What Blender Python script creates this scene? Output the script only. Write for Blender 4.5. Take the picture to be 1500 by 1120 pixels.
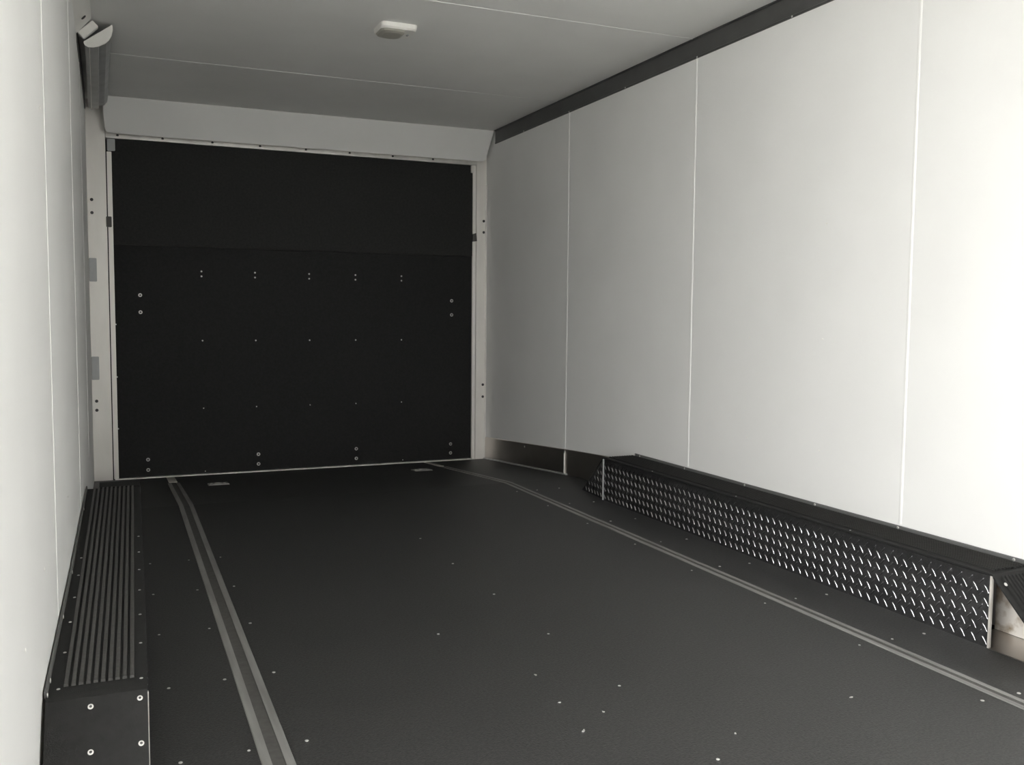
import bpy, bmesh, math, random
from mathutils import Vector, Matrix
random.seed(4)
S = bpy.context.scene
C = S.collection
for o in list(bpy.data.objects): bpy.data.objects.remove(o)

# ------------------------------------------------------------------ camera, daylight, exposure
CAM_H = 0.9
def look(yaw, pitch, roll):
    f = Vector((math.sin(yaw)*math.cos(pitch), math.cos(yaw)*math.cos(pitch), math.sin(pitch)))
    r0 = Vector((math.cos(yaw), -math.sin(yaw), 0)); u0 = r0.cross(f)
    r = r0*math.cos(roll) + u0*math.sin(roll); u = -r0*math.sin(roll) + u0*math.cos(roll)
    return Matrix((r, u, -f)).transposed()
cd = bpy.data.cameras.new('camera'); cam = bpy.data.objects.new('camera', cd); C.objects.link(cam)
cam.matrix_world = Matrix.Translation((0, 0, CAM_H)) @ look(math.radians(23.369), math.radians(-4.295), math.radians(0.4825)).to_4x4()
cd.sensor_fit = 'HORIZONTAL'; cd.sensor_width = 36; cd.lens = 36*1369.25/1500
cd.clip_start = 0.02
S.camera = cam

DOOR0, DOOR1, DOOR_TOP = 0.0, 1.12, 1.98        # side door opening in the left wall
w = bpy.data.worlds.new('overcast_sky'); S.world = w; w.use_nodes = True
bg = w.node_tree.nodes['Background']; bg.inputs['Color'].default_value = (1.0, 0.995, 0.985, 1); bg.inputs['Strength'].default_value = 17.2
RD0, RD1 = -1.55, -.45                            # unseen right wall opening added behind the camera to brighten the left wall
pl = bpy.data.lights.new('opening_portal', 'AREA'); pl.shape = 'RECTANGLE'; pl.size = DOOR1-DOOR0; pl.size_y = DOOR_TOP
pl.cycles.is_portal = True
po = bpy.data.objects.new('opening_portal', pl); C.objects.link(po)
po.matrix_world = Matrix.Translation((-0.2, (DOOR0+DOOR1)/2, DOOR_TOP/2)) @ Matrix(((0, 0, -1), (1, 0, 0), (0, 1, 0))).to_4x4()
p2 = pl.copy(); p2.size = RD1-RD0
po2 = bpy.data.objects.new('opening_portal', p2); C.objects.link(po2)
po2.matrix_world = Matrix.Translation((2.43, (RD0+RD1)/2, DOOR_TOP/2)) @ Matrix(((0, 0, 1), (-1, 0, 0), (0, 1, 0))).to_4x4()
S.view_settings.view_transform = 'Standard'; S.view_settings.look = 'None'
S.view_settings.gamma = 1; S.view_settings.use_curve_mapping = False
S.view_settings.exposure = 0.0

# ------------------------------------------------------------------ materials
def mat(name, col, rough=0.5, metal=0.0, var=0.0, scale=20, bump=0.0, bscale=200, spec=0.5, rvar=0.0, stretch=(1, 1, 1)):
    m = bpy.data.materials.new(name); m.use_nodes = True
    nt = m.node_tree; b = nt.nodes['Principled BSDF']
    b.inputs['Base Color'].default_value = (*col, 1); b.inputs['Roughness'].default_value = rough
    b.inputs['Metallic'].default_value = metal; b.inputs['Specular IOR Level'].default_value = spec
    tc = nt.nodes.new('ShaderNodeTexCoord'); mp = nt.nodes.new('ShaderNodeMapping'); mp.inputs['Scale'].default_value = stretch
    nt.links.new(tc.outputs['Object'], mp.inputs['Vector'])
    if var or rvar:
        n = nt.nodes.new('ShaderNodeTexNoise'); n.inputs['Scale'].default_value = scale; n.inputs['Detail'].default_value = 6
        nt.links.new(mp.outputs['Vector'], n.inputs['Vector'])
        if var:
            r = nt.nodes.new('ShaderNodeValToRGB')
            r.color_ramp.elements[0].position = 0.3; r.color_ramp.elements[1].position = 0.7
            r.color_ramp.elements[0].color = (*[c*(1-var) for c in col], 1)
            r.color_ramp.elements[1].color = (*[min(1, c*(1+var)) for c in col], 1)
            nt.links.new(n.outputs['Fac'], r.inputs['Fac']); nt.links.new(r.outputs['Color'], b.inputs['Base Color'])
        if rvar:
            q = nt.nodes.new('ShaderNodeMapRange'); q.inputs['From Min'].default_value = .3; q.inputs['From Max'].default_value = .7
            q.inputs['To Min'].default_value = max(0.03, rough-rvar); q.inputs['To Max'].default_value = rough+rvar
            nt.links.new(n.outputs['Fac'], q.inputs['Value']); nt.links.new(q.outputs['Result'], b.inputs['Roughness'])
    if bump:
        n2 = nt.nodes.new('ShaderNodeTexNoise'); n2.inputs['Scale'].default_value = bscale; n2.inputs['Detail'].default_value = 3
        nt.links.new(mp.outputs['Vector'], n2.inputs['Vector'])
        bp = nt.nodes.new('ShaderNodeBump'); bp.inputs['Strength'].default_value = bump; bp.inputs['Distance'].default_value = 0.002
        nt.links.new(n2.outputs['Fac'], bp.inputs['Height']); nt.links.new(bp.outputs['Normal'], b.inputs['Normal'])
    return m
M = {}
M['wall']    = mat('white_wall_panel', (.785, .785, .768), .5, var=.02, scale=3, bump=.03, bscale=60)
M['ceil']    = mat('white_ceiling_panel', (.835, .835, .812), .55, var=.02, scale=4, bump=.03, bscale=60)
M['seam']    = mat('white_seam_strip', (.82, .82, .80), .35)
M['trimdark']= mat('dark_anodised_trim', (.065, .065, .064), .38, var=.15, scale=8)
M['alu']     = mat('brushed_aluminium', (.82, .80, .76), .38, .45, var=.10, scale=14, rvar=.08, stretch=(1, 1, .25))
M['post']    = mat('pale_post_aluminium', (.90, .875, .83), .38, .25, var=.05, scale=10, rvar=.06, stretch=(1, 1, .3))
M['mirror']  = mat('polished_aluminium', (.52, .49, .46), .33, 1.0, var=.05, scale=9, rvar=.02)
M['bare']    = mat('bare_scuffed_aluminium', (.70, .67, .62), .45, .55, var=.16, scale=11, rvar=.1)
M['diamond'] = mat('tread_plate_aluminium', (.50, .50, .52), .24, 1.0, var=.05, scale=70, rvar=.03)
M['rubber']  = mat('black_rubber', (.014, .014, .0135), .75, var=.2, scale=60, bump=.3, bscale=500, spec=.25)
M['door']    = mat('black_door_lining', (.0125, .0125, .0125), .7, var=.25, scale=80, bump=.3, bscale=500, spec=.3)
M['flap']    = mat('black_flap_lining', (.0185, .0185, .018), .7, var=.25, scale=80, bump=.3, bscale=500, spec=.3)
M['floor']   = mat('black_rubber_floor', (.0235, .0235, .023), .50, var=.6, scale=150, bump=.6, bscale=250, spec=.5)
M['track']   = mat('worn_track_aluminium', (.27, .266, .255), .5, .5, var=.2, scale=40, stretch=(1, .1, 1))
M['groove']  = mat('dark_track_groove', (.07, .068, .064), .6, .2, var=.2, scale=50)  # groove strip is darker than the rail edges beside it
M['rib']     = mat('worn_rubber_ribs', (.050, .049, .046), .6, var=.25, scale=90)
M['screw']   = mat('zinc_screw', (.62, .61, .59), .35, .7)
M['hole']    = mat('dark_screw', (.05, .05, .05), .5)
M['white']   = mat('white_plastic', (.82, .81, .77), .4)
M['lens']    = mat('frosted_lens', (.42, .41, .36), .35)
M['chan']    = mat('grey_channel', (.40, .41, .41), .4, .3, var=.1, scale=12)
M['clip']    = mat('dark_clip', (.07, .065, .06), .5)
M['flange']  = mat('grey_rubber_flange', (.11, .11, .108), .5)
M['ground']  = mat('outside_paving', (.66, .65, .62), .9, var=.15, scale=3)
def stain_metal():
    m = mat('stained_bare_metal', (.78, .74, .68), .5, .35)
    nt = m.node_tree; b = nt.nodes['Principled BSDF']
    tc = nt.nodes.new('ShaderNodeTexCoord'); n = nt.nodes.new('ShaderNodeTexNoise'); n.inputs['Scale'].default_value = 17; n.inputs['Detail'].default_value = 8
    nt.links.new(tc.outputs['Object'], n.inputs['Vector'])
    r = nt.nodes.new('ShaderNodeValToRGB'); e = r.color_ramp.elements
    e[0].position = .34; e[0].color = (.36, .28, .19, 1); e[1].position = .50; e[1].color = (.78, .74, .68, 1)
    nt.links.new(n.outputs['Fac'], r.inputs['Fac']); nt.links.new(r.outputs['Color'], b.inputs['Base Color'])
    return m
M['stain'] = stain_metal()

# ------------------------------------------------------------------ helpers
def obj(name, bm, m, parent=None, bevel=0.0, smooth=False):
    bmesh.ops.recalc_face_normals(bm, faces=bm.faces)
    if bevel:
        bmesh.ops.bevel(bm, geom=[e for e in bm.edges if len(e.link_faces) == 2 and e.calc_face_angle(0) > .5], offset=bevel, segments=2, affect='EDGES', clamp_overlap=True)
    me = bpy.data.meshes.new(name); bm.to_mesh(me); bm.free(); me.materials.append(M[m])
    if smooth:
        for f in me.polygons: f.use_smooth = True
    o = bpy.data.objects.new(name, me); C.objects.link(o)
    if parent: o.parent = parent
    return o
def rel(o, parent):
    # parent the object while keeping its world place
    o.parent = parent; o.matrix_parent_inverse = Matrix.Translation(-parent.location); return o
def part(name, bm, m, parent, **k): return rel(obj(name, bm, m, **k), parent)
def thing(name, label, cat, loc, group=None):
    o = bpy.data.objects.new(name, None); o.empty_display_size = .1; C.objects.link(o); o.location = loc
    o['label'] = label; o['category'] = cat
    if group: o['group'] = group
    return o
def tag(o, label, cat, group=None):
    o['label'] = label; o['category'] = cat
    if group: o['group'] = group
    return o
def struct(o): o['kind'] = 'structure'; return o
def box(bm, a, b):
    v = [bm.verts.new((x, y, z)) for x in (a[0], b[0]) for y in (a[1], b[1]) for z in (a[2], b[2])]
    for f in ((0, 1, 3, 2), (4, 6, 7, 5), (0, 4, 5, 1), (2, 3, 7, 6), (0, 2, 6, 4), (1, 5, 7, 3)): bm.faces.new([v[i] for i in f])
def B(*ab):
    bm = bmesh.new()
    for a, b in ab: box(bm, a, b)
    return bm
def prism(bm, pts, off):
    """closed polygon of 3-D points extruded by the vector off"""
    off = Vector(off); a = [bm.verts.new(p) for p in pts]; b = [bm.verts.new(Vector(p)+off) for p in pts]
    bm.faces.new(a); bm.faces.new(b[::-1]); n = len(a)
    for i in range(n): bm.faces.new((a[i], a[(i+1) % n], b[(i+1) % n], b[i]))
def P(pts, off):
    bm = bmesh.new(); prism(bm, pts, off); return bm
def loft(bm, rings, caps=True):
    vs = [[bm.verts.new(p) for p in r] for r in rings]; n = len(rings[0])
    for a, b in zip(vs, vs[1:]):
        for i in range(n): bm.faces.new((a[i], a[(i+1) % n], b[(i+1) % n], b[i]))
    if caps: bm.faces.new(vs[0]); bm.faces.new(vs[-1][::-1])
def disc_mesh(name, r, h, m, ring=False):
    bm = bmesh.new(); n = 12
    prof = [(r, 0), (r, h*.5), (r*.8, h)] + ([(r*.5, h), (r*.4, h*.4)] if ring else [(r*.3, h*1.1)])
    vs = [[bm.verts.new((q*math.cos(2*math.pi*i/n), q*math.sin(2*math.pi*i/n), z)) for i in range(n)] for q, z in prof]
    for a, b in zip(vs, vs[1:]):
        for i in range(n): bm.faces.new((a[i], a[(i+1) % n], b[(i+1) % n], b[i]))
    bm.faces.new(vs[-1])
    me = bpy.data.meshes.new(name); bmesh.ops.recalc_face_normals(bm, faces=bm.faces); bm.to_mesh(me); bm.free(); me.materials.append(M[m])
    return me
SCREW = disc_mesh('screw', .0060, .0022, 'screw')
WASHER = disc_mesh('screw_washer', .0110, .0035, 'screw', ring=True)
WASHER.materials.append(M['hole'])
for f in WASHER.polygons:
    if max((WASHER.vertices[i].co.xy).length for i in f.vertices) < .0056: f.material_index = 1
DARK = disc_mesh('dark_screw', .0090, .003, 'hole')
RIVET = disc_mesh('panel_rivet', .0035, .0015, 'white')
def screw(parent, loc, normal=(0, 0, 1), me=SCREW, s=1.0, name='screw'):
    o = bpy.data.objects.new(name, me); C.objects.link(o)
    q = Vector((0, 0, 1)).rotation_difference(Vector(normal).normalized())
    o.parent = parent
    o.location = Vector(loc) - parent.location; o.rotation_mode = 'QUATERNION'; o.rotation_quaternion = q; o.scale = (s, s, s)
    return o

# ------------------------------------------------------------------ the shell (floor at z = 0, rear of the trailer towards +Y)
KNEE, DROP, REAR, FRONT = 4.5, 0.0732, 5.92, -2.6
XR, CEIL, TRIM0 = 2.36, 2.085, 1.998
def fz(y): return 0.0 if y < KNEE else -(y-KNEE)*DROP
LW = [(1.12, -.134), (1.84, -.122), (2.70, -.108), (3.90, -.094), (6.06, -.093)]     # plan of the left wall
def lx(y):
    if y <= LW[0][0]: return -.134
    for (a, b), (c, d) in zip(LW, LW[1:]):
        if y <= c: return b+(d-b)*(y-a)/(c-a)
    return LW[-1][1]

bm = bmesh.new()
yy = [FRONT, KNEE, 6.06]
prism(bm, [(-.12, y, fz(y)) for y in yy] + [(-.12, y, fz(y)-.06) for y in yy[::-1]], (XR+.12, 0, 0))
floor = struct(obj('floor', bm, 'floor'))
ground = struct(obj('ground', B(((-30, -30, -.75), (30, 30, -.70))), 'ground'))
ceiling = struct(obj('ceiling', B(((-.14, FRONT, CEIL), (XR+.04, 6.06, CEIL+.05))), 'ceil'))
for y in (-.2, 1.02, 2.24, 3.50, 4.83):
    part('ceiling_seam', B(((-.02, y-.0035, CEIL-.0015), (XR-.005, y+.0035, CEIL+.001))), 'seam', ceiling)

wr = struct(obj('wall_right', B(((XR, RD1, -.16), (XR+.05, 6.06, CEIL)), ((XR, FRONT, -.16), (XR+.05, RD0, CEIL)), ((XR, RD0, DOOR_TOP), (XR+.05, RD1, CEIL)), ((XR, RD0, -.16), (XR+.05, RD1, -.005))), 'wall'))
for y in (1.04, 2.258, 3.478, 4.695):
    bm = bmesh.new(); z0 = .222 if y < 4 else fz(y)+.150
    prism(bm, [(XR, y-.007, z0), (XR-.002, y-.005, z0), (XR-.003, y, z0), (XR-.002, y+.005, z0), (XR, y+.007, z0)], (0, 0, TRIM0-z0))
    part('seam_strip', bm, 'seam', wr)
bm = bmesh.new()
loft(bm, [[(x, y, -.16), (x-.05, y, -.16), (x-.05, y, CEIL), (x, y, CEIL)] for y, x in LW])
box(bm, (-.184, FRONT, -.16), (-.134, DOOR0, CEIL)); box(bm, (-.184, DOOR0, DOOR_TOP), (-.134, DOOR1, CEIL))
wl = struct(obj('wall_left', bm, 'wall'))
for y in (2.258, 3.478, 4.695):
    x = lx(y); part('seam_strip', B(((x-.001, y-.005, .222), (x+.0012, y+.005, TRIM0))), 'wall', wl)
struct(obj('wall_front', B(((-.14, FRONT-.05, -.16), (XR+.05, FRONT, CEIL))), 'wall'))

struct(obj('rear_light_block', B(((-.18, REAR+.062, -.3), (XR+.05, REAR+.10, CEIL))), 'trimdark'))  # unseen board added behind the door to block daylight leaks
for y, z in ((3.065, .807), (2.648, .813), (3.065, .405), (2.645, .409), (3.065, 1.22), (2.646, 1.225)): screw(wr, (XR, y, z), (-1, 0, 0), RIVET, name='panel_rivet')
for y, z in ((2.13, 1.30), (1.93, .412), (1.56, .383), (2.70, .405)): screw(wl, (lx(y)+.0005, y, z), (1, 0, 0), RIVET, name='panel_rivet')
# dark trim along the tops of both walls
tr = struct(obj('trim_1', P([(XR, 0, TRIM0), (XR-.004, 0, TRIM0), (XR-.006, 0, TRIM0+.008), (XR-.003, 0, TRIM0+.010), (XR-.003, 0, CEIL-.006), (XR-.012, 0, CEIL-.004), (XR-.012, 0, CEIL), (XR, 0, CEIL)], (0, 1, 0)), 'trimdark'))
tr.data.transform(Matrix.Diagonal((1, 5.765-FRONT, 1, 1))); tr.data.transform(Matrix.Translation((0, FRONT, 0)))
for y in (2.25, 2.86, 3.47, 4.08, 4.69, 5.30): screw(tr, (XR-.005, y, TRIM0+.004), (-1, 0, 0), s=.7)
bm = bmesh.new()
loft(bm, [[(lx(y)-.001, y, TRIM0), (lx(y)+.004, y, TRIM0), (lx(y)+.004, y, CEIL), (lx(y)-.001, y, CEIL)] for y in (4.36, 5.0, 5.76)])
struct(obj('trim_2', bm, 'trimdark'))

# kick plate along the foot of the right wall behind the wheel box
kp = thing('kick_plate', 'polished metal kick plate along the foot of the right wall near the ramp door', 'kick plate', (XR, 5.05, fz(5.05)))
bm = bmesh.new(); ys = [4.06, KNEE, REAR-.005]
tz = lambda y: .168 - max(0, y-4.1)*.0680
loft(bm, [[(XR-.0012, y, fz(y)+.001), (XR-.004, y, fz(y)+.001), (XR-.004, y, tz(y)), (XR-.0012, y, tz(y)+.003)] for y in ys])
part('plate', bm, 'mirror', kp)
bm = bmesh.new(); loft(bm, [[(XR-.004, y, fz(y)), (XR-.016, y, fz(y)+.001), (XR-.014, y, fz(y)+.006), (XR-.004, y, fz(y)+.009)] for y in (4.66, REAR-.005)])
part('bottom_lip', bm, 'chan', kp)
part('joint_strip', B(((XR-.010, 4.686, fz(4.69)), (XR-.003, 4.696, tz(4.69)-.012))), 'alu', kp, bevel=.002)
for y, f in ((4.69, .85), (5.25, .80)): screw(kp, (XR-.008 if y < 5 else XR-.004, y, fz(y)+.155*f), (-1, 0, 0), s=1.1)

# ------------------------------------------------------------------ rear: posts, header, ramp door, valance
def zr(v): return v+CAM_H
DB, DT = zr(-1.0), zr(.978)
d1 = struct(obj('door_1', B(((.009, REAR+.022, DB-.02), (2.287, REAR+.06, zr(.40)))), 'door'))
part('upper_flap', B(((.041, REAR+.004, zr(.372)), (2.261, REAR+.06, DT-.003)), ((.009, REAR+.035, zr(.40)), (2.287, REAR+.06, DT-.003))), 'flap', d1, bevel=.004)
part('sill_strip', B(((.02, REAR-.012, DB-.010), (2.285, REAR+.03, DB+.002))), 'alu', d1, bevel=.002)
def dpt(u, z): return (u, REAR+.022, zr(z))
for x in (.524, .838, 1.170, 1.466, 1.772):
    for z, s in ((.2295, .9), (.2, .9), (-.187, .8), (-.598, .65)): screw(d1, dpt(x, z), (0, -1, 0), s=s)
for x, a, b in ((.178, .082, -.018), (2.121, .073, -.021), (.2025, -.896, -.958), (.846, -.897, -.958), (1.467, -.894, -.957), (2.117, -.894, -.955)):
    for z in (a, b): screw(d1, dpt(x, z), (0, -1, 0), WASHER, 1.0)
for x in (.528, 1.781): screw(d1, dpt(x, -.985), (0, -1, 0), s=.6)
for z in (-.09, -.398, -.704): screw(d1, (.042, REAR+.022, zr(z)), (0, -1, 0), s=.8)

def post(label, x0, x1, inner, sgn):
    """corner post: main face x0..x1, narrow door guide on the door side"""
    t = thing('door_post', label, 'post', ((x0+x1)/2, REAR, DB-.01))
    bm = B(((x0, REAR-.002, DB-.06), (x1, REAR+.06, CEIL)))
    part('face_plate', bm, 'post', t, bevel=.002)
    return t
pL = post('pale aluminium post left of the black ramp door, beside the left wall', -.093, .008, .044, 1)
gL = part('door_guide', B(((.014, REAR+.001, DB), (.040, REAR+.021, zr(.90)))), 'post', pL, bevel=.002)
part('guide_clip', B(((.004, REAR-.012, zr(.470)), (.033, REAR+.02, zr(.530)))), 'clip', gL, bevel=.002)
part('corner_bracket', B(((.018, REAR-.006, zr(.905)), (.060, REAR+.02, DT-.004))), 'chan', pL, bevel=.003)
for z0, z1 in ((.156, .290), (-.411, -.276)):
    part('grey_smudge', B(((-.0925, REAR-.005, zr(z0)), (-.052, REAR, zr(z1)))), 'chan', pL, bevel=.006)  # grey plates stand in for reflections and holes on the post face
for z in (.622, .548, -.535, -.588): screw(pL, (-.070, REAR-.002, zr(z)), (0, -1, 0), DARK)
pR = post('pale aluminium post right of the black ramp door, beside the right wall', 2.288, 2.3595, 2.255, -1)
gR = part('door_guide', B(((2.262, REAR+.001, DB), (2.2845, REAR+.021, DT-.002))), 'post', pR, bevel=.002)
part('guide_clip', P([(2.258, REAR-.012, zr(.470)), (2.288, REAR-.012, zr(.474)), (2.283, REAR-.012, zr(.528)), (2.260, REAR-.012, zr(.520))], (0, .03, 0)), 'clip', gR)
part('corner_bracket', B(((2.246, REAR-.008, zr(.925)), (2.268, REAR+.02, DT-.004))), 'alu', pR, bevel=.003)
part('inner_lip', B(((2.352, REAR-.012, DB-.01), (2.3595, REAR-.001, zr(.85)))), 'alu', pR)
for z in (.610, .535, -.494, -.576): screw(pR, (2.340, REAR-.002, zr(z)), (0, -1, 0), DARK)

hd = thing('door_header', 'thin pale metal header with dark screws above the black ramp door', 'header', (1.15, REAR, DT))
part('header_bar', B(((.010, REAR-.004, DT), (2.287, REAR+.06, CEIL-.001))), 'alu', hd, bevel=.002)
part('bottom_edge', B(((.04, REAR-.010, DT-.002), (2.26, REAR-.003, DT+.010))), 'alu', hd, bevel=.001)
for x in (.074, .317, .596, .874, 1.151, 1.426, 1.707, 1.979): screw(hd, (x, REAR-.004, DT+.016), (0, -1, 0), DARK, .8)

# sloping valance between ceiling and header
v = tag(obj('valance', bmesh.new(), 'wall'), 'sloping white valance panel under the ceiling above the black ramp door', 'panel')
bm = bmesh.new()
top, bot = Vector((0, 5.775, CEIL-.001)), Vector((0, 5.845, zr(.992)))
def vp(x, t): q = top.lerp(bot, t); return (x, q.y, q.z)
outl = [vp(-.002, 0), vp(2.352, 0), vp(2.330, .62), vp(2.322, .90), vp(2.314, .965), vp(2.300, 1.0), vp(.040, 1.0), vp(.018, .975), vp(.009, .90), vp(.004, .6)]
prism(bm, outl, (0, .010, .004)); bmesh.ops.recalc_face_normals(bm, faces=bm.faces); bm.to_mesh(v.data); bm.free()

# ------------------------------------------------------------------ upper left corner: cove rail, D-shaped channel, end bracket
cv = thing('cove_rail', 'pale metal cove rail along the top of the left wall in the upper left corner', 'rail', (-.08, 3.3, 2.0))
part('rail_body', P([(lx(2)+.003, FRONT, TRIM0+.002), (lx(2)+.012, FRONT, TRIM0), (-.036, FRONT, CEIL-.004), (-.036, FRONT, CEIL), (-.12, FRONT, CEIL)], (0, 4.285-FRONT, 0)), 'white', cv)
part('end_block', P([(-.088, 4.29, zr(1.124)), (-.031, 4.29, zr(1.178)), (-.009, 4.29, zr(1.156)), (-.065, 4.29, zr(1.103))], (0, .035, 0)), 'white', cv, bevel=.002)
for y in (2.9, 4.12): screw(cv, (-.062, y, zr(1.138)), (.7, 0, -.7), DARK, 1.2)
ch = thing('corner_channel', 'grey D-shaped channel along the ceiling corner from the half-round cap to the valance', 'channel', (-.01, 5.0, 2.0))
chord = [(-.066, 1.100), (.043, 1.181)]
arc = [(.0455, 1.172), (.046, 1.160), (.040, 1.134), (.030, 1.116), (.015, 1.101), (-.009, 1.087), (-.032, 1.080), (-.050, 1.079), (-.061, 1.084), (-.066, 1.092)]
pr = chord + arc
part('end_cap', P([(x, 4.335, zr(z)) for x, z in pr], (0, .008, 0)), 'white', ch)
body = [(-.062, 1.100), (.040, 1.176), (.036, 1.140), (.020, 1.120), (-.008, 1.112), (-.010, 1.098), (-.040, 1.097), (-.041, 1.092), (-.046, 1.092), (-.047, 1.100)]
part('channel_body', P([(x, 4.343, zr(z)) for x, z in body], (-.012, 1.40, .004)), 'chan', ch)
part('edge_ridge', P([(-.046, 4.35, zr(1.088)), (-.043, 4.35, zr(1.088)), (-.043, 4.35, zr(1.094)), (-.046, 4.35, zr(1.094))], (-.012, 1.38, .004)), 'alu', ch)

# ------------------------------------------------------------------ ceiling lamp
lm = thing('ceiling_lamp', 'small white ceiling lamp, unlit, with a frosted lens', 'lamp', (1.155, 3.90, CEIL))
def rrect(x0, x1, y0, y1, z, r, n=5):
    out = []
    for cx, cy, a0 in ((x1-r, y1-r, 0), (x0+r, y1-r, 90), (x0+r, y0+r, 180), (x1-r, y0+r, 270)):
        for i in range(n):
            a = math.radians(a0+90*i/(n-1)); out.append((cx+r*math.cos(a), cy+r*math.sin(a), z))
    return out
bm = bmesh.new(); z = CEIL
loft(bm, [rrect(1.056, 1.212, 3.815, 3.965, z, .02), rrect(1.058, 1.210, 3.817, 3.963, z-.016, .02), rrect(1.063, 1.205, 3.823, 3.956, z-.023, .02)])
lh = part('lamp_housing', bm, 'white', lm)
bm = bmesh.new()
loft(bm, [rrect(1.060, 1.166, 3.824, 3.955, z-.0225, .03), rrect(1.065, 1.164, 3.829, 3.950, z-.030, .03), rrect(1.080, 1.155, 3.845, 3.940, z-.034, .03)])
part('lamp_lens', bm, 'lens', lm)
part('switch', B(((1.183, 3.88, z-.027), (1.191, 3.90, z-.022))), 'chan', lh, bevel=.001)

# ------------------------------------------------------------------ floor: screws, tracks, tie-down plates, chips
rnd = random.Random(7)
for x in (.115, .245, .361, 1.118, 1.870, 1.987, 2.112):
    for y in (1.515, 1.914, 2.314, 2.714, 3.108, 3.500, 3.895, 4.262):
        if x < .2 and y < 1.7: continue
        if y > 3.6 and x < 1.8: continue
        screw(floor, (x+rnd.uniform(-.004, .004), y+rnd.uniform(-.004, .004), 0), (rnd.uniform(-.06, .06), rnd.uniform(-.06, .06), 1), s=rnd.uniform(.55, .8), name='floor_screw')
for i, (x, y) in enumerate(((1.592, 1.649), (.923, 1.731), (.958, 2.053), (.83, 2.425), (1.22, 1.596), (1.01, 1.80), (.941, 1.883))):
    bm = bmesh.new(); r = (.005, .0055, .004, .004, .003, .003, .003)[i]
    prism(bm, [(r*(1+.5*math.sin(3*k+i))*math.cos(k*1.05), r*(.6+.3*math.cos(2*k+i))*math.sin(k*1.05), 0) for k in range(6)], (0, 0, .002))
    o = obj('metal_chip', bm, 'screw'); o.location = (x, y, .0002); o.rotation_euler = (0, 0, i)
    tag(o, 'tiny bright metal chip lying loose on the black floor between the two tracks', 'chip', 'metal chips on the floor')

def track(label, xa, xb, half):
    """recessed tie-down track following the floor; xa, xb = centre at y=1.8 and y=5.8"""
    cx = lambda y: xa+(xb-xa)*(y-1.8)/4
    t = thing('tie_down_track', label, 'track', (cx(1.8), 1.8, 0))
    Y = [FRONT+.02, 0, 2.0, KNEE-.02, KNEE+.02, 5.52]
    h = .0035
    def strip(a, b, z0, z1, Ys=Y):
        bm = bmesh.new()
        loft(bm, [[(cx(y)+a, y, fz(y)+z0), (cx(y)+b, y, fz(y)+z0), (cx(y)+b*.96, y, fz(y)+z1), (cx(y)+a*.96, y, fz(y)+z1)] for y in Ys]); return bm
    part('rail_edge', strip(-half, -half*.42, .0002, h), 'track', t)
    part('rail_edge', strip(half*.42, half, .0002, h), 'track', t)
    part('groove', strip(-half*.42, half*.42, .0002, .0012), 'groove', t)
    part('end_plate', strip(-half*.72, half*.72, .0002, .003, [5.56, 5.88]), 'bare', t)
    return t
track('long worn metal tie-down track on the floor beside the left wheel box', .293, .322, .032)
track('long worn metal tie-down track on the floor in front of the right wheel box', 1.932, 1.922, .022)

def plate(label, x, y):
    z = fz(y); t = thing('tie_down_plate', label, 'tie-down plate', (x, y, z))
    s = -DROP
    f = lambda px, py, pz: (x+px, y+py, z+py*s+pz)
    def ringed(a, b, c, d, h0, h1): 
        bm = bmesh.new(); loft(bm, [[f(a, c, h0), f(b, c, h0), f(b, d, h0), f(a, d, h0)], [f(a+.003, c+.003, h1), f(b-.003, c+.003, h1), f(b-.003, d-.003, h1), f(a+.003, d-.003, h1)]]); return bm
    for a, b, c, d in ((-.055, .055, -.045, -.022), (-.055, .055, .028, .045), (-.055, -.04, -.022, .028), (.04, .055, -.022, .028)):
        part('frame', ringed(a, b, c, d, .0003, .006), 'track', t)
    dish = part('dish', ringed(-.04, .04, -.022, .028, .0002, .0012), 'hole', t)
    bm = bmesh.new(); n = 14; R, r = .024, .004
    rings = [[f((R+r*math.cos(b))*math.cos(a), .003+(R+r*math.cos(b))*math.sin(a), .0055+r*math.sin(b)) for b in [2*math.pi*j/6 for j in range(6)]] for a in [2*math.pi*i/n for i in range(n)]]
    vs = [[bm.verts.new(p) for p in q] for q in rings]
    for i in range(n):
        for j in range(6): bm.faces.new((vs[i][j], vs[(i+1) % n][j], vs[(i+1) % n][(j+1) % 6], vs[i][(j+1) % 6]))
    part('ring', bm, 'track', dish, smooth=True)
plate('small metal tie-down plate on the floor near the ramp door, beside the left track', .541, 5.33)
plate('small metal tie-down plate on the floor near the ramp door, beside the right track', 1.738, 5.40)

# ------------------------------------------------------------------ wheel boxes
def lug(bm, o, u, v, n, L, W, H):
    """raised tread lug at o, long axis u, across v, out of the plate n"""
    r0, r1 = [], []
    for i in range(10):
        a = 2*math.pi*i/10; c, s = math.cos(a), math.sin(a)
        w = W*(1-.25*c)
        r0.append(bm.verts.new(o+u*(L*c)+v*(w*s))); r1.append(bm.verts.new(o+u*(L*.72*c)+v*(w*.5*s)+n*H*.8))
    top = bm.verts.new(o+n*H)
    for i in range(10):
        j = (i+1) % 10
        bm.faces.new((r0[i], r0[j], r1[j], r1[i])); bm.faces.new((r1[i], r1[j], top))
def tread(bm, inside, pt, n, U, V, nu, nv, pitch):
    """pt(a,b) -> point on the plate for a along U, b along V; lugs on two interleaved grids"""
    for i in range(-1, nu+1):
        for j in range(-1, nv+1):
            for k in (0, 1):
                a = (i+.5+.5*k)*pitch; b = (j+.5+.5*k)*pitch
                if not inside(a, b): continue
                s = 1 if k == 0 else -1
                u = (U*(.62*s)-V*.78).normalized(); v2 = n.cross(u).normalized()
                lug(bm, pt(a, b), u, v2, n, .0135, .0026, .0017)

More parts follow.
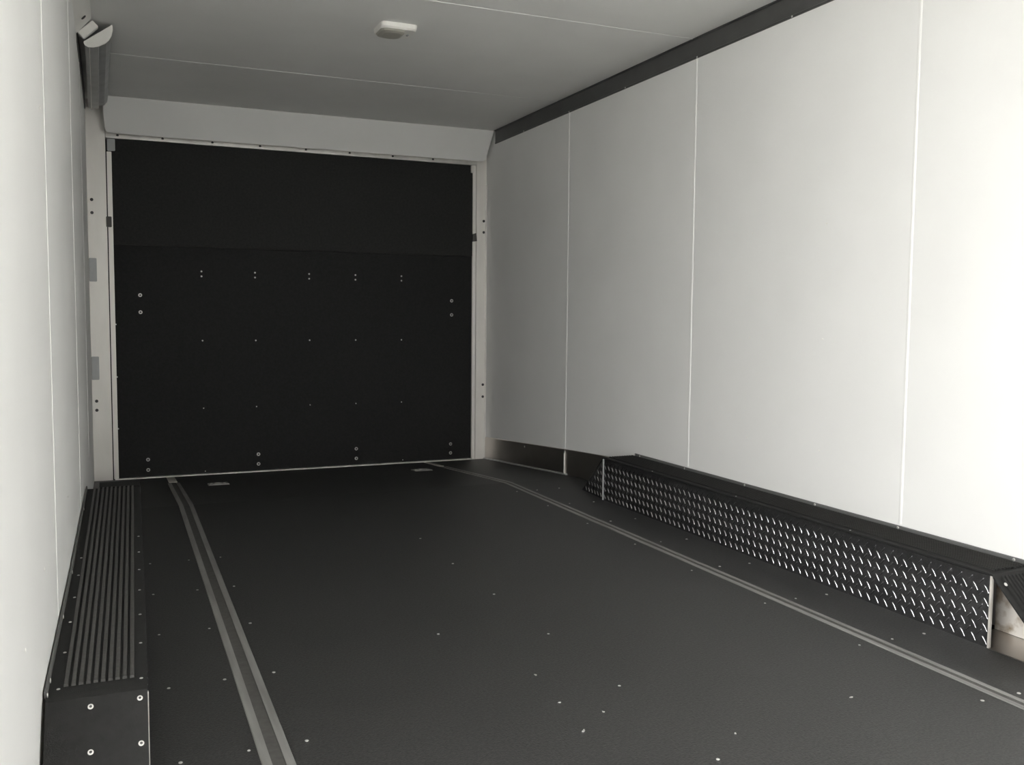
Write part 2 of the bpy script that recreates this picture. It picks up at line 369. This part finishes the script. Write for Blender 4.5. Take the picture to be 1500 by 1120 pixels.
ZT = .200
def wheel_box(label, side, y0, y1, xi, xw, slope_end, ribs0, ribs1):
    """side +1: stands on the right wall, -1: on the left wall; xi / xw = inner edge and wall line"""
    t = thing('wheel_box', label, 'wheel box', ((xi(2.8)+xw(2.8))/2, 2.8, 0))
    N = Vector((-side, 0, 0))
    # inner face of tread plate with its far gusset
    bm = bmesh.new(); th = .004
    loft(bm, [[(xi(y), y, 0), (xi(y)+side*th, y, 0), (xi(y)+side*th, y, ZT-.001), (xi(y), y, ZT-.001)] for y in (y0, y1)])
    L = y1-y0; nu, nv = int(L/.036)+1, 6
    off = .006
    tread(bm, lambda a, b: .008 < a < L-.012 and .010 < b < ZT-.010, lambda a, b: Vector((xi(y1-a), y1-a, b)), N, Vector((0, -1, 0)), Vector((0, 0, 1)), nu, nv, .0355)
    part('tread_plate', bm, 'diamond', t)
    part('corner_edge', B(((xi(y0)-side*.002 if side > 0 else xi(y0)-.004, y0-.003, 0), (xi(y0)+.004 if side > 0 else xi(y0)+.002, y0+.004, ZT-.001))), 'bare', t)
    part('corner_edge', B(((xi(y1)-side*.003 if side > 0 else xi(y1)-.004, y1-.003, 0), (xi(y1)+.004 if side > 0 else xi(y1)+.0005, y1+.0025, ZT-.001))), 'chan', t)
    # far sloping end, folded towards the wall
    A = Vector((xi(y1), y1, .002)); Bv = Vector((xi(y1)+side*.020, y1+.255, .002)); T = Vector((xi(y1), y1, ZT-.002))
    bm = bmesh.new(); n3 = (Bv-A).cross(T-A).normalized(); n3 = n3 if n3.x*side < 0 else -n3
    prism(bm, [A, Bv, T], -n3*.004)
    U = (A-Bv).normalized()
    tread(bm, lambda a, b: .012 < a < .248 and .010 < b < (a/.256)*ZT-.014, lambda a, b: Bv+U*a+Vector((0, 0, b)), n3, U, Vector((0, 0, 1)), 8, 6, .0355)
    part('tread_gusset', bm, 'diamond', t)
    # rubber cover: sloping far end, top, sloping near end
    prof = [(y1+.25, .004), (y1+.01, ZT-.004), (y1-.01, ZT), (y0+.02, ZT), (y0, ZT-.002), (slope_end, .004)]
    bm = bmesh.new()
    loft(bm, [[(xi(min(y, y1))+side*(.0 if y <= y1+.02 else .032), y, z), (xw(y)-side*.006, y, z), (xw(y)-side*.006, y, z+.006), (xi(min(y, y1))+side*(.0 if y <= y1+.02 else .032), y, z+.006)] for y, z in prof])
    part('rubber_cover', bm, 'rubber', t)
    # ribbed tread of the cover
    bm = bmesh.new(); nr = 10
    ry = [y1-.015, (y0+y1)/2, y0+.06]
    if side > 0: ry = [y1-.015, (y0+y1)/2, y0+.015]
    for k in range(nr):
        f = (k+.5)/nr; hw = .0042
        loft(bm, [[(ribs0(y)*(1-f)+ribs1(y)*f+d, y, ZT+zz) for d, zz in ((-hw, .006), (hw, .006), (hw*.75, .0115), (-hw*.75, .0115))] for y in ry])
        if side > 0:
            s = lambda y: ZT+(y-y0)*(ZT-.004)/(y0-slope_end)
            loft(bm, [[(ribs0(y)*(1-f)+ribs1(y)*f+d, y, s(y)+zz) for d, zz in ((-hw, .006), (hw, .006), (hw*.75, .0115), (-hw*.75, .0115))] for y in (y0-.01, slope_end+.02)])
    part('ribbed_tread', bm, 'rubber' if side > 0 else 'rib', t)
    # upstand screwed to the wall
    fl = [y1+.0, 3.9, 2.70, 1.84, y0+.02]
    bm = bmesh.new()
    loft(bm, [[(xw(y)-side*.003, y, ZT+.004), (xw(y)-side*.008, y, ZT+.004), (xw(y)-side*.007, y, ZT+.016), (xw(y)-side*.003, y, ZT+.017)] for y in fl] )
    part('wall_upstand', bm, 'flange', t)
    # open near end: bare side plate against the wall, floor plate
    xs = xw(y0)-side*.036
    bm = P([(xs, y0+.10, .004), (xs, y0+.10, ZT-.004), (xs, y0+.01, ZT-.008), (xs, slope_end+.012, .010), (xs, slope_end+.012, .004)], (side*.004, 0, 0))
    part('side_plate', bm, 'stain', t)
    xa = xi(y0)-side*.006; xb = xi(y0)+side*.012
    part('floor_plate', B(((min(xa, xs), slope_end-.12, .0004), (max(xa, xs), y0-.004, .003)), ((min(xb, xs), y0-.004, .0004), (max(xb, xs), y0+.10, .003))), 'mirror', t)
    return t
R = wheel_box('long black rubber-topped wheel box with tread plate side along the right wall', 1, 1.762, 3.925,
    lambda y: 2.18, lambda y: XR, 1.56, lambda y: 2.20, lambda y: 2.335)
for y in (3.923, 3.875, 3.491, 3.061, 2.651, 2.259, 1.833): screw(R, (XR-.0078, y, ZT+.0105), (-1, 0, 0), s=.8)
for y in (3.5, 2.9, 2.3): screw(R, (2.19, y, ZT+.006), s=.5)
screw(R, (2.20, 1.735, ZT-.018), (0, -.7, .7), s=.9)
xiL = lambda y: .052+(.103-.052)*(min(y, 3.93)-1.80)/2.13
Lb = wheel_box('long ribbed black rubber-topped wheel box along the left wall', -1, 1.80, 3.93,
    xiL, lambda y: lx(y), 1.61, lambda y: lx(y)+.026+(.004 if y < 2.5 else 0), lambda y: xiL(y)-.020)
part('rear_lip', B(((-.045, 3.93, ZT), (.102, 4.06, ZT+.006))), 'rubber', Lb)
for y in (3.51, 2.668, 2.283, 1.891, 1.82): screw(Lb, (lx(y)+.0078, y, ZT+.010), (1, 0, 0), s=.8)
for y in (2.83, 2.645, 2.442, 2.249, 2.050, 1.852): screw(Lb, (lx(y)+.024, y, ZT+.006), s=.55)
for y in (3.04, 2.84, 2.645, 2.449, 2.249, 2.052, 1.851): screw(Lb, (xiL(y)-.010, y, ZT+.006), s=.55)
for x, y in ((-.0435, 1.787), (-.044, 1.730), (.0386, 1.789), (.038, 1.731)):
    screw(Lb, (x, y, ZT+.004-(1.80-y)*1.03), (0, -.72, .70), WASHER, .46)
